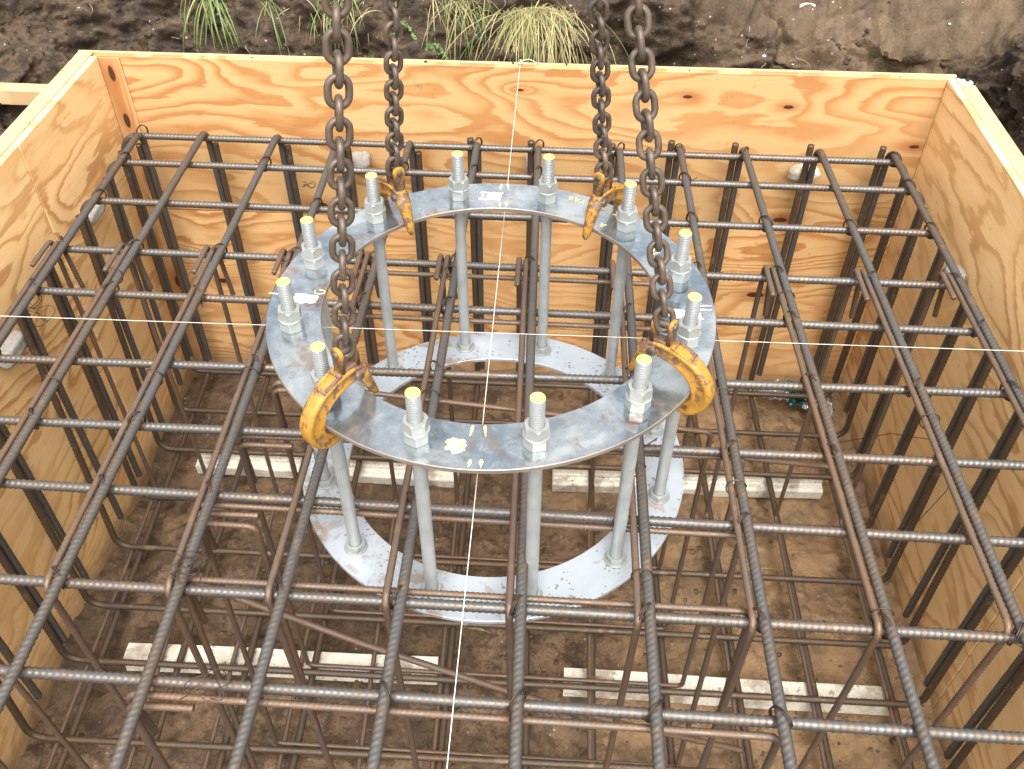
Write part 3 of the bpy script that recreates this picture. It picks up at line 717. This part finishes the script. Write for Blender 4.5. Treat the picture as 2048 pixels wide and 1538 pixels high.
# ------------------------------------------------------------------ hooks (local: x = radially outward, z = up, origin on the ring's axis)
def hook(name, label):
    root = tag(empty(name), label, 'lifting hook', 'yellow lifting hooks gripping the upper ring')
    # body: swept I-like section
    path = [(.312, .356), (.322, .364), (.345, .364), (.368, .359), (.391, .347), (.408, .328), (.416, .306), (.413, .284), (.400, .267), (.382, .260), (.366, .259)]
    Pp = []; 
    pa = np.array([(u, 0, z) for u, z in path]); 
    for _ in range(3):
        qn = [pa[0]]
        for a, b in zip(pa[:-1], pa[1:]): qn += [.75*a+.25*b, .25*a+.75*b]
        qn.append(pa[-1]); pa = np.array(qn)
    pa, s = resample(pa, .0022); N = len(pa); t = s/s[-1]
    T_ = np.gradient(pa, axis=0); T_ /= np.linalg.norm(T_, axis=1)[:, None]
    Nn = np.cross(T_, (0, 1, 0)); 
    hw = np.interp(t, [0, .05, .3, .6, .85, .96, 1], [.006, .0130, .0145, .0140, .012, .009, .004])
    ht = np.interp(t, [0, .05, .3, .6, .85, .96, 1], [.007, .0140, .0155, .0178, .0140, .009, .004])
    sec = [(1, .0), (1, .55), (.88, .88), (.62, 1.0), (.42, .80), (-.42, .80), (-.62, 1.0), (-.88, .88), (-1, .55), (-1, 0), (-1, -.55), (-.88, -.88), (-.62, -1), (-.42, -.80), (.42, -.80), (.62, -1), (.88, -.88), (1, -.55)]
    n = len(sec); V = np.zeros((N, n, 3))
    for k, (a, b) in enumerate(sec): V[:, k] = pa+Nn*(ht*a)[:, None]+np.array([0, 1, 0])*(hw*b)[:, None]
    V = V.reshape(-1, 3); F = []
    for a in range(N-1):
        for b in range(n): F.append((a*n+b, a*n+(b+1) % n, (a+1)*n+(b+1) % n, (a+1)*n+b))
    F += [tuple(range(n-1, -1, -1)), tuple((N-1)*n+k for k in range(n))]
    mesh_obj('hook_body', V, F, M_HOOK, root, True, True)
    # latch hanging over the inner edge
    q = MB(); L = [(.315, .366, .0135, .0150), (.308, .348, .0130, .0140), (.301, .330, .0110, .0115), (.294, .312, .0090, .0092), (.288, .296, .0072, .0072), (.286, .290, .0045, .004)]
    V = []; m_ = 14
    for (u, z, wy, wu) in L:
        for k in range(m_):
            a = k/m_*2*PI; c_, s_ = math.cos(a), math.sin(a); e_ = (abs(c_)**3.2+abs(s_)**3.2)**(-1/3.2)
            V.append((u+wu*c_*e_, wy*s_*e_, z+.25*wu*c_*e_))
    F = [tuple(range(m_)), tuple(len(V)-1-k for k in range(m_))]
    for a in range(len(L)-1):
        for b in range(m_): F.append((a*m_+b, (a+1)*m_+b, (a+1)*m_+(b+1) % m_, a*m_+(b+1) % m_))
    q.add(V, F); q.obj('latch', M_HOOK, root, True, True)
    # pivot pin through the shoulder
    V, F = tube([(.322, -.0165, .358), (.322, -.015, .358), (.322, .015, .358), (.322, .0165, .358)], [.0065, .0078, .0078, .0065], 16)
    mesh_obj('pivot_pin', V, F, M_CHAIN, root, True, True)
    # raised housing on the back; a dark plate paints its square hole's shade
    Mh = Matrix.Translation((.372, 0, .3715)) @ Matrix.Rotation(math.radians(24), 4, 'Y')
    q = MB()
    for a, b in (((-.021, -.0125, -.004), (-.0145, .0125, .0035)), ((.0135, -.0125, -.004), (.020, .0125, .0035)), ((-.0145, -.0125, -.004), (.0135, -.0078, .0035)), ((-.0145, .0078, -.004), (.0135, .0125, .0035)), ((-.004, -.0078, -.004), (-.001, .0078, .001))): q.box(a, b, bev=.0009, M=Mh)
    q.obj('housing', M_HOOKY, root, True, True)
    q = MB(); q.box((-.0145, -.0078, -.003), (.0135, .0078, -.0008), M=Mh); q.obj('opening_shade_plate', M_DARK, root, False, True)
    # clevis: two rounded ears with the bolt along x
    q = MB()
    for sgn, ux in ((-1, .3175), (1, .3465)):
        n = 24; V = []
        for x_ in (-.0036, -.0028, .0028, .0036):
            rs = .0108 if abs(x_) > .003 else .0122
            for k in range(n):
                a = k/n*2*PI; y_, z_ = rs*math.sin(a), rs*math.cos(a)
                if z_ < -.004: z_ = -.036+(.0 if abs(x_) < .003 else .002); y_ = .0098*np.sign(y_)*min(1, abs(math.sin(a))*1.5)
                V.append((ux+x_, y_, .412+z_))
        F = [tuple(range(n-1, -1, -1)), tuple(range(3*n, 4*n))]
        for r in range(3):
            for k in range(n): F.append((r*n+k, r*n+(k+1) % n, (r+1)*n+(k+1) % n, (r+1)*n+k))
        q.add(V, F)
    q.box((.314, -.0095, .369), (.350, .0095, .383), bev=.002)
    q.obj('clevis', M_HOOK, root, True, True)
    V, F = tube([(.3105, 0, .412), (.312, 0, .412), (.352, 0, .412), (.3535, 0, .412)], [.0052, .0062, .0062, .0052], 16)
    mesh_obj('clevis_pin', V, F, M_CHAIN, root, True, True)
    return root
def copy_tree(o, parent=None):
    c = o.copy(); COL.objects.link(c); c.parent = parent
    for ch in list(o.children): copy_tree(ch, c)
    return c
HA = [(-128, 'near left yellow hook beside a bolt, its bowl curving left around the ring edge'),
      (-31, 'near right yellow hook, worn brown along its side, its bowl curving right'),
      (53.5, 'far right yellow hook reaching over the crayon writing on the ring'),
      (128, 'far left yellow hook with long latch pointing down beside the back left bolt')]
hk0 = hook('lifting_hook', HA[0][1])
for k, (an, lb) in enumerate(HA):
    hk = hk0 if k == 0 else copy_tree(hk0)
    hk['label'] = lb; hk.location = (RC[0], RC[1], 0); hk.rotation_euler = (0, 0, math.radians(an))

# ------------------------------------------------------------------ chains
def link_mesh():
    p, wi, d = .0274, .0166, .0102
    R_ = (wi+d)/2; hl = (p+d)/2-R_; P_ = []
    for k in range(14): a = k/13*PI; P_.append((R_*math.cos(a), 0, hl+R_*math.sin(a)))
    for k in range(14): a = PI+k/13*PI; P_.append((R_*math.cos(a), 0, -hl+R_*math.sin(a)))
    P_ = np.array(P_)
    rad = np.full(len(P_), d/2); 
    return tube(P_, rad, 12, (0, 1, 0), closed=True)
V, F = link_mesh()
link0 = mesh_obj('chain_link', V, F, M_CHAIN, None, True, True); lm_ = link0.data; bpy.data.objects.remove(link0)
CH = [(-128, (.0793, .1297, 1), .0554, 18, 'heavy rusty chain rising from the near left yellow hook', 0),
      (-31, (-.1863, .2594, 1), .0551, 8, 'heavy rusty chain rising from the near right yellow hook', 0),
      (53.5, (-.1035, -.1123, 1), .0535, 15, 'rusty chain hanging behind, down to the far right yellow hook', 0),
      (128, (.0852, -.0742, 1), .0538, 30, 'rusty chain hanging behind, down to the far left yellow hook', 0)]
for (an, d, sp_, tw, lb, _) in CH:
    a = math.radians(an); d = Vector(d).normalized()
    base_ = Vector((RC[0]+.332*math.cos(a), RC[1]+.332*math.sin(a), .412))
    root = tag(empty('chain', base_), lb, 'chain', 'four chains of the lifting sling')
    # x axis towards the camera's right, twisted
    qz = Vector((0, 0, 1)).rotation_difference(d)
    L = int(1.15/(sp_/2))
    for k in range(L):
        o = bpy.data.objects.new('chain_link', lm_); COL.objects.link(o); o.parent = root
        o.location = d*(.0075+.0047*0+k*sp_/2)
        ang = math.radians(tw+90*(k % 2)+rnd.uniform(-7, 7)+ (4*math.sin(k*.7)))
        q_ = qz @ Quaternion((0, 0, 1), ang)
        o.rotation_mode = 'QUATERNION'; o.rotation_quaternion = q_

# ------------------------------------------------------------------ strings
def rope(a, b, r, sag=.0):
    P_ = [np.array(a)+(np.array(b)-np.array(a))*t+np.array([0, 0, -sag*4*t*(1-t)]) for t in np.linspace(0, 1, 60)]
    return tube(P_, r, 6)
V, F = rope((-.075, YB+.006, ZT+.010), (-.0735, YF-.006, ZT+.008), .0008)
tag(mesh_obj('string_line', V, F, M_STRING), 'white string line running from the nail on the far wall towards the camera', 'string', 'setting out strings')
V, F = rope((XL-.02, -.0756, ZT+.006), (XR+.02, -.0608, ZT+.006), .00065)
tag(mesh_obj('string_line', V, F, M_STRING), 'white string line stretched from left wall to right wall', 'string', 'setting out strings')
q = MB(); V, F = tube([(-.074, YB+.010, ZT-.02), (-.074, YB+.010, ZT+.016)], .0016, 8); q.add(V, F)
V, F = tube([(-.074, YB+.010, ZT+.016), (-.074, YB+.010, ZT+.018)], .0042, 10); q.add(V, F)
nl = tag(q.obj('nail', M_NUT, None, True), 'bright nail in the top of the far wall holding the string', 'nail')
P_ = [(-.074+.004*math.cos(t), YB+.010+.004*math.sin(t), ZT+.005+t*.0006) for t in np.linspace(0, 14, 60)]
P_ += [(-.07+.01*k, YB+.012+.004*k, ZT+.012+.005*math.sin(k*.9)-.0005*k*k) for k in range(1, 8)]
V, F = tube(P_, .0013, 6); mesh_obj('string_knot', V, F, M_STRING, nl)

# ------------------------------------------------------------------ spacers
def strip(x_a, x_b, y_a, z_b, kind, label, rot=0):
    L = x_b-x_a
    if kind == 0: pf = [(0, 0), (0, .056), (-.002, .058), (-.050, .058), (-.052, .056), (-.058, .004), (-.054, 0)]
    else: pf = [(0, 0), (0, .056), (-.002, .058), (-.018, .058), (-.021, .054), (-.023, .045), (-.028, .042), (-.044, .041), (-.050, .038), (-.052, .034), (-.050, .0)]
    n = len(pf); xs_ = np.linspace(0, L, 12); V = []
    for x in xs_:
        w = .0015*math.sin(x*9+x_a)
        V += [(x, y+w, z) for y, z in pf]
    F = [tuple(range(n)), tuple(len(V)-1-k for k in range(n))]
    for a in range(len(xs_)-1):
        for b in range(n): F.append((a*n+b, (a+1)*n+b, (a+1)*n+(b+1) % n, a*n+(b+1) % n))
    o = mesh_obj('bar_spacer', V, F, M_SPACER, None, False, True)
    o.location = (x_a, y_a, z_b); o.rotation_euler = (0, 0, math.radians(rot))
    return tag(o, label, 'bar spacer', 'long white bar spacers on the pit floor')
strip(-1.115, -.235, -.098, -1.047, 0, 'long white plastic spacer strip on the floor at the front left', .2)
strip(.117, 1.010, -.108, -1.047, 0, 'long white plastic spacer strip on the floor at the front right', -.6)
strip(-1.135, -.245, .628, -1.047, 1, 'muddy white spacer strip on the floor at the back left', -1.0)
strip(.070, .965, .615, -1.047, 1, 'muddy white spacer strip on the floor at the back right', 1.2)
def lump_(c, size, seed, label, name='wall_spacer', m=None, sq=2.6):
    n1, n2 = 22, 14; V = []
    for i in range(n1):
        for j in range(n2):
            a, b = i/n1*2*PI, (j/(n2-1)-.5)*PI
            v = np.array([math.cos(a)*math.cos(b), math.sin(a)*math.cos(b), math.sin(b)])
            v = v/ (np.sum(np.abs(v)**sq))**(1/sq); V.append(v)
    V = np.array(V); V = V*(1+.10*fbm(V*2.2+seed, 3)[:, None])
    V = V*np.array(size)+np.array(c)
    F = [(i*n2+j, ((i+1) % n1)*n2+j, ((i+1) % n1)*n2+j+1, i*n2+j+1) for i in range(n1) for j in range(n2-1)]
    return tag(mesh_obj(name, V, F, m or M_CONC), label, 'wall spacer', 'concrete spacers between bars and formwork')
lump_((-.560, 1.066, -.112), (.030, .030, .022), 3, 'grey concrete spacer on the far wall behind the near left chain', sq=4)
lump_((-.040, 1.068, -.108), (.014, .028, .030), 8, 'small narrow concrete spacer on the far wall behind a centre bar', sq=4)
lump_((.785, 1.068, -.108), (.048, .028, .024), 5, 'lumpy white concrete spacer on the far wall at the right', m=M_SPACER)
lump_((-1.280, .765, -.128), (.019, .045, .017), 12, 'grey concrete spacer on the left wall under the back corner bend', sq=9)
lump_((-1.280, .215, -.165), (.019, .055, .021), 15, 'grey concrete spacer on the left wall nearest the camera', sq=9)
lump_((1.100, .60, -.13), (.024, .034, .026), 18, 'grey concrete spacer on the right wall beside the corner bars', sq=5)

# crumpled foil wrapper
n = 46; gx2, gy2 = np.meshgrid(np.linspace(0, 1, n), np.linspace(0, 1, 26), indexing='ij')
Pf = np.stack([.80+gx2*.24+.03*gy2, 1.06-.13*gy2*(.35+.65*gx2), -1.005+.03*(1-gy2)+.0*gx2], -1)
Pf[..., 2] += .020*np.abs(fbm(np.stack([gx2*7, gy2*4, gx2*0], -1), 4, .6))+.012*fbm(np.stack([gx2*16, gy2*9, gx2*0+4], -1), 2)
Pf[..., 1] += .008*fbm(np.stack([gx2*9, gy2*5, gx2*0+9], -1), 2)
mf, nt, b = newmat('foil wrapper', .22, .7)
cf = nd(nt, 'TexCoord').outputs['Generated']; sx_ = nd(nt, 'SeparateXYZ', i_0=cf)
k_ = ramp(nt, math_(nt, 'ADD', sx_.outputs[0], math_(nt, 'MULTIPLY', noise(nt, cf, 9, 2), .25)), [(.52, 0), (.54, 1), (.76, 1), (.78, 0)])
nt.links.new(mix(nt, k_, (.50, .48, .47), (.04, .11, .09)), b.inputs['Base Color'])
sd_ = mesh_obj('foil_wrapper', Pf, grid_faces(n, 26), mf, None, False)
md = sd_.modifiers.new('thickness', 'SOLIDIFY'); md.thickness = .0006
tag(sd_, 'crumpled silver and green foil wrapper on the floor against the far wall', 'wrapper')

# ------------------------------------------------------------------ soil clods, pebbles, roots, straw
def scatter(name, pts, smin, smax, m, kind='stuff'):
    V0 = []
    for i in range(7):
        for j in range(4):
            a, b = i/7*2*PI, (j/3-.5)*PI; V0.append((math.cos(a)*math.cos(b), math.sin(a)*math.cos(b), math.sin(b)))
    V0 = np.array(V0); F0 = np.array([(i*4+j, ((i+1) % 7)*4+j, ((i+1) % 7)*4+j+1, i*4+j+1) for i in range(7) for j in range(3)])
    VV, FF = [], []
    for k, p in enumerate(pts):
        s = smin+(smax-smin)*rnd.random()**3
        V = V0*(1+.35*fbm(V0*1.7+k*3.1, 2)[:, None])*np.array([s*rnd.uniform(.7, 1.3), s*rnd.uniform(.7, 1.3), s*rnd.uniform(.5, .9)])
        VV.append(V+np.array(p)); FF.append(F0+k*len(V0))
    return tag(mesh_obj(name, np.concatenate(VV), np.concatenate(FF), m, None, True), kind=kind)
pts = []
for k in range(3200):
    x, y = rnd.uniform(XL+.02, XR-.02), rnd.uniform(-.75, YB-.02)
    if vnoise(np.array([x*3+40, y*3, 1.0])) < -.05 and rnd.random() < .85: continue
    pts.append((x, y, floor_z(x, y)+.001))
scatter('soil_clods', pts, .002, .009, M_CLOD)
farc = cen[:570].reshape(-1, 3); sel = farc[(farc[:, 2] > -.25) & (farc[:, 2] < .35) & (farc[:, 1] > .2)]
idx = np.random.RandomState(5).choice(len(sel), 900)
scatter('bank_crumbs', [sel[i]+np.array([0, -.002, .002]) for i in idx], .002, .014, M_BANK)
idx = np.random.RandomState(9).choice(len(sel), 110)
pp = [sel[i]+np.array([0, -.002, .003]) for i in idx if (sel[i][0] > .2 or rnd.random() < .3)]
scatter('pale_pebbles', pp, .0015, .006, M_STONE)
cr = [(XL-rnd.uniform(.0, .062), rnd.uniform(-.4, 1.1), ZT+.001) for _ in range(12)]+[(rnd.uniform(XL, XR), YB+rnd.uniform(.0, .03), ZT+.002) for _ in range(16)]+[(XR+rnd.uniform(.0, .062), rnd.uniform(.2, 1.1), ZT+.001) for _ in range(7)]
scatter('soil_crumbs', cr, .0012, .006, M_BANK)
scatter('corner_mud', [(XR+.045+rnd.gauss(0, .010), YB-.005+rnd.gauss(0, .014), ZT-.010) for _ in range(26)], .005, .013, M_STONE)
# larger stones on the right bank
for k, (x, zt_, s, lb, m) in enumerate([(1.0, .17, .021, 'yellowish stone lying on top of the far bank at the right', M_STRAW), (.86, .13, .02, 'flat grey stone set in the far bank at the right', M_STONE), (1.03, .19, .014, 'small white stone above the yellowish one on the bank', M_STONE)]):
    c = bank_pt(x, zt=zt_); o = lump_(c+np.array([0, -.004, .004]), (s*1.4, s, s*.7), 40+k, lb, 'stone', m, 2.2); o['category'] = 'stone'; o['group'] = 'stones on the bank'
# roots
rq = MB()
for k in range(60):
    i = np.random.RandomState(100+k).randint(len(sel)); c = sel[i]
    if c[1] < .9 and rnd.random() < .5: continue
    P_ = [c.copy()]; d = np.array([rnd.uniform(-1, 1), rnd.uniform(-.6, .1), rnd.uniform(-1, .2)]); L = rnd.uniform(.02, .11)
    for t in range(9):
        d = d+np.array([rnd.uniform(-.5, .5), rnd.uniform(-.15, .1), rnd.uniform(-.5, .25)]); d /= np.linalg.norm(d)
        nx_ = P_[-1]+d*L/9
        kk = np.argmin(np.sum((sel[::3]-nx_)**2, 1)); sp2 = sel[::3][kk]
        nx_ = nx_*.45+(sp2+np.array([0, -.006, .003]))*.55; P_.append(nx_)
    V, F = tube(P_, np.linspace(.0013, .0005, len(P_)), 4); rq.add(V, F)
tag(rq.obj('fine_roots', M_ROOT, None, True), kind='stuff')

def blades(root, n, L, spread, droop, w=.0026, green=.5, dirv=(0, -1, 0)):
    q = MB(); root = np.array(root)
    for k in range(n):
        p = root+np.array([rnd.gauss(0, spread), rnd.gauss(0, spread*.4), rnd.gauss(0, spread*.25)])
        v = np.array([rnd.gauss(0, .55 if green > .5 else .95), -.55+rnd.gauss(0, .25), rnd.uniform(-.9, .35)]); v /= np.linalg.norm(v)
        l = L*1.35*rnd.uniform(.45, 1.1); m = 9; P_ = [p]; vv = v.copy(); dr = droop*rnd.uniform(.6, 1.4)
        for t in range(m):
            vv = vv+np.array([0, .02, -dr/m*3]); vv /= np.linalg.norm(vv); P_.append(P_[-1]+vv*l/m)
        P_ = np.array(P_); sidev = np.cross(v, (0, 0, 1)); sidev = sidev/(np.linalg.norm(sidev)+1e-6)
        sidev = sidev+np.array([0, 0, rnd.uniform(-.4, .4)])
        wv = w*rnd.uniform(.6, 1.3)*np.sin(np.linspace(.5, PI*.985, m+1))
        up = np.array([0, -.0006, .0006])
        V = np.concatenate([P_-sidev*wv[:, None]/2, P_+up, P_+sidev*wv[:, None]/2]); F = []
        for t in range(m): F += [(t, t+1, m+1+t+1, m+1+t), (m+1+t, m+1+t+1, 2*(m+1)+t+1, 2*(m+1)+t)]
        q.add(V, F, 0 if rnd.random() < green else 1)
    return q
def tuft(x, z, n, L, spread, droop, green, label, w=.0026):
    c = bank_pt(x, zt=z+.02); c = c+np.array([0, -.012, .0])
    q = blades(c, n, L, spread, droop, w, green)
    return tag(q.obj('grass_tuft', [M_GREEN, M_STRAW], None, True), label, 'grass tuft', 'grass tufts hanging over the bank')
tuft(-1.04, .24, 60, .20, .03, .9, .85, 'green grass tuft with broad blades hanging over the far bank at the left', .0052)
tuft(-.86, .22, 9, .19, .012, .8, .9, 'few long green grass blades right of the leftmost tuft', .0048)
tuft(-.66, .23, 90, .13, .06, .9, .45, 'thin mixed grass behind the near left chain', .003)
tuft(-.42, .23, 150, .15, .07, 1.0, .5, 'green and yellow grass hanging between the left chains and the string', .003)
tuft(-.22, .23, 80, .17, .06, 1.0, .3, 'sparse straw coloured stems left of the big dry tuft', .0025)
tuft(-.01, .22, 600, .25, .046, 1.1, .12, 'big shaggy tuft of dry pale grass hanging behind the string', .0026)
tuft(-.04, .215, 60, .12, .055, .8, .35, 'short green fringe above the big dry tuft', .003)
tuft(1.45, .26, 14, .12, .015, .9, .8, 'small green tuft at the far right corner of the bank', .004)
def weed(x, z, n, label, L=.09):
    c = bank_pt(x, zt=z)+np.array([0, -.012, 0]); q = MB()
    for k in range(n):
        P_ = [c+np.array([rnd.gauss(0, .012), 0, 0])]; v = np.array([rnd.gauss(0, .5), -.5, rnd.uniform(-.6, .3)])
        for t in range(10):
            v = v+np.array([rnd.gauss(0, .12), 0, -.14]); v /= np.linalg.norm(v); P_.append(P_[-1]+v*L/10)
        V, F = tube(P_, .0009, 4); q.add(V, F, 1)
        for t in range(2, 11):
            for s_ in range(3):
                a = rnd.random()*2*PI; d = np.array([math.cos(a), -.3+.3*math.sin(a), math.sin(a)*.8]); d /= np.linalg.norm(d); l = rnd.uniform(.006, .012)
                sd2 = np.cross(d, (0.2, -1, .6)); sd2 /= np.linalg.norm(sd2)
                p = P_[t]; q.add([p, p+d*l*.5+sd2*l*.32, p+d*l, p+d*l*.5-sd2*l*.32], [(0, 1, 2, 3)], 0)
    return tag(q.obj('weed', [M_LEAF, M_GREEN], None, True), label, 'weed', 'small leafy weeds on the bank')
weed(-.56, .09, 5, 'small bright green weed between the two left chains', .06)
weed(-.37, .13, 9, 'leafy green weed hanging low behind the far left chain', .10)
weed(-.46, .19, 7, 'yellow green weed at the top edge behind the far left chain', .08)
weed(1.52, .24, 4, 'tiny green sprig at the top right corner of the bank', .05)
# straw wisps on the floor
sq_ = MB()
for (bx_, by_) in ((.72, .02), (.66, .28), (-.10, .02)):
    for k in range(7):
        a = rnd.uniform(-.5, .5)+(2.9 if bx_ < 0 else .3); P_ = []; L = rnd.uniform(.08, .2)
        for t in range(8): P_.append((bx_+math.cos(a)*L*t/7, by_+math.sin(a)*L*t/7, floor_z(bx_, by_)+.012+.01*math.sin(t*.5)))
        V, F = tube(P_, .0007, 4); sq_.add(V, F)
tag(sq_.obj('straw_wisps', M_STRAW, None, True), kind='stuff')
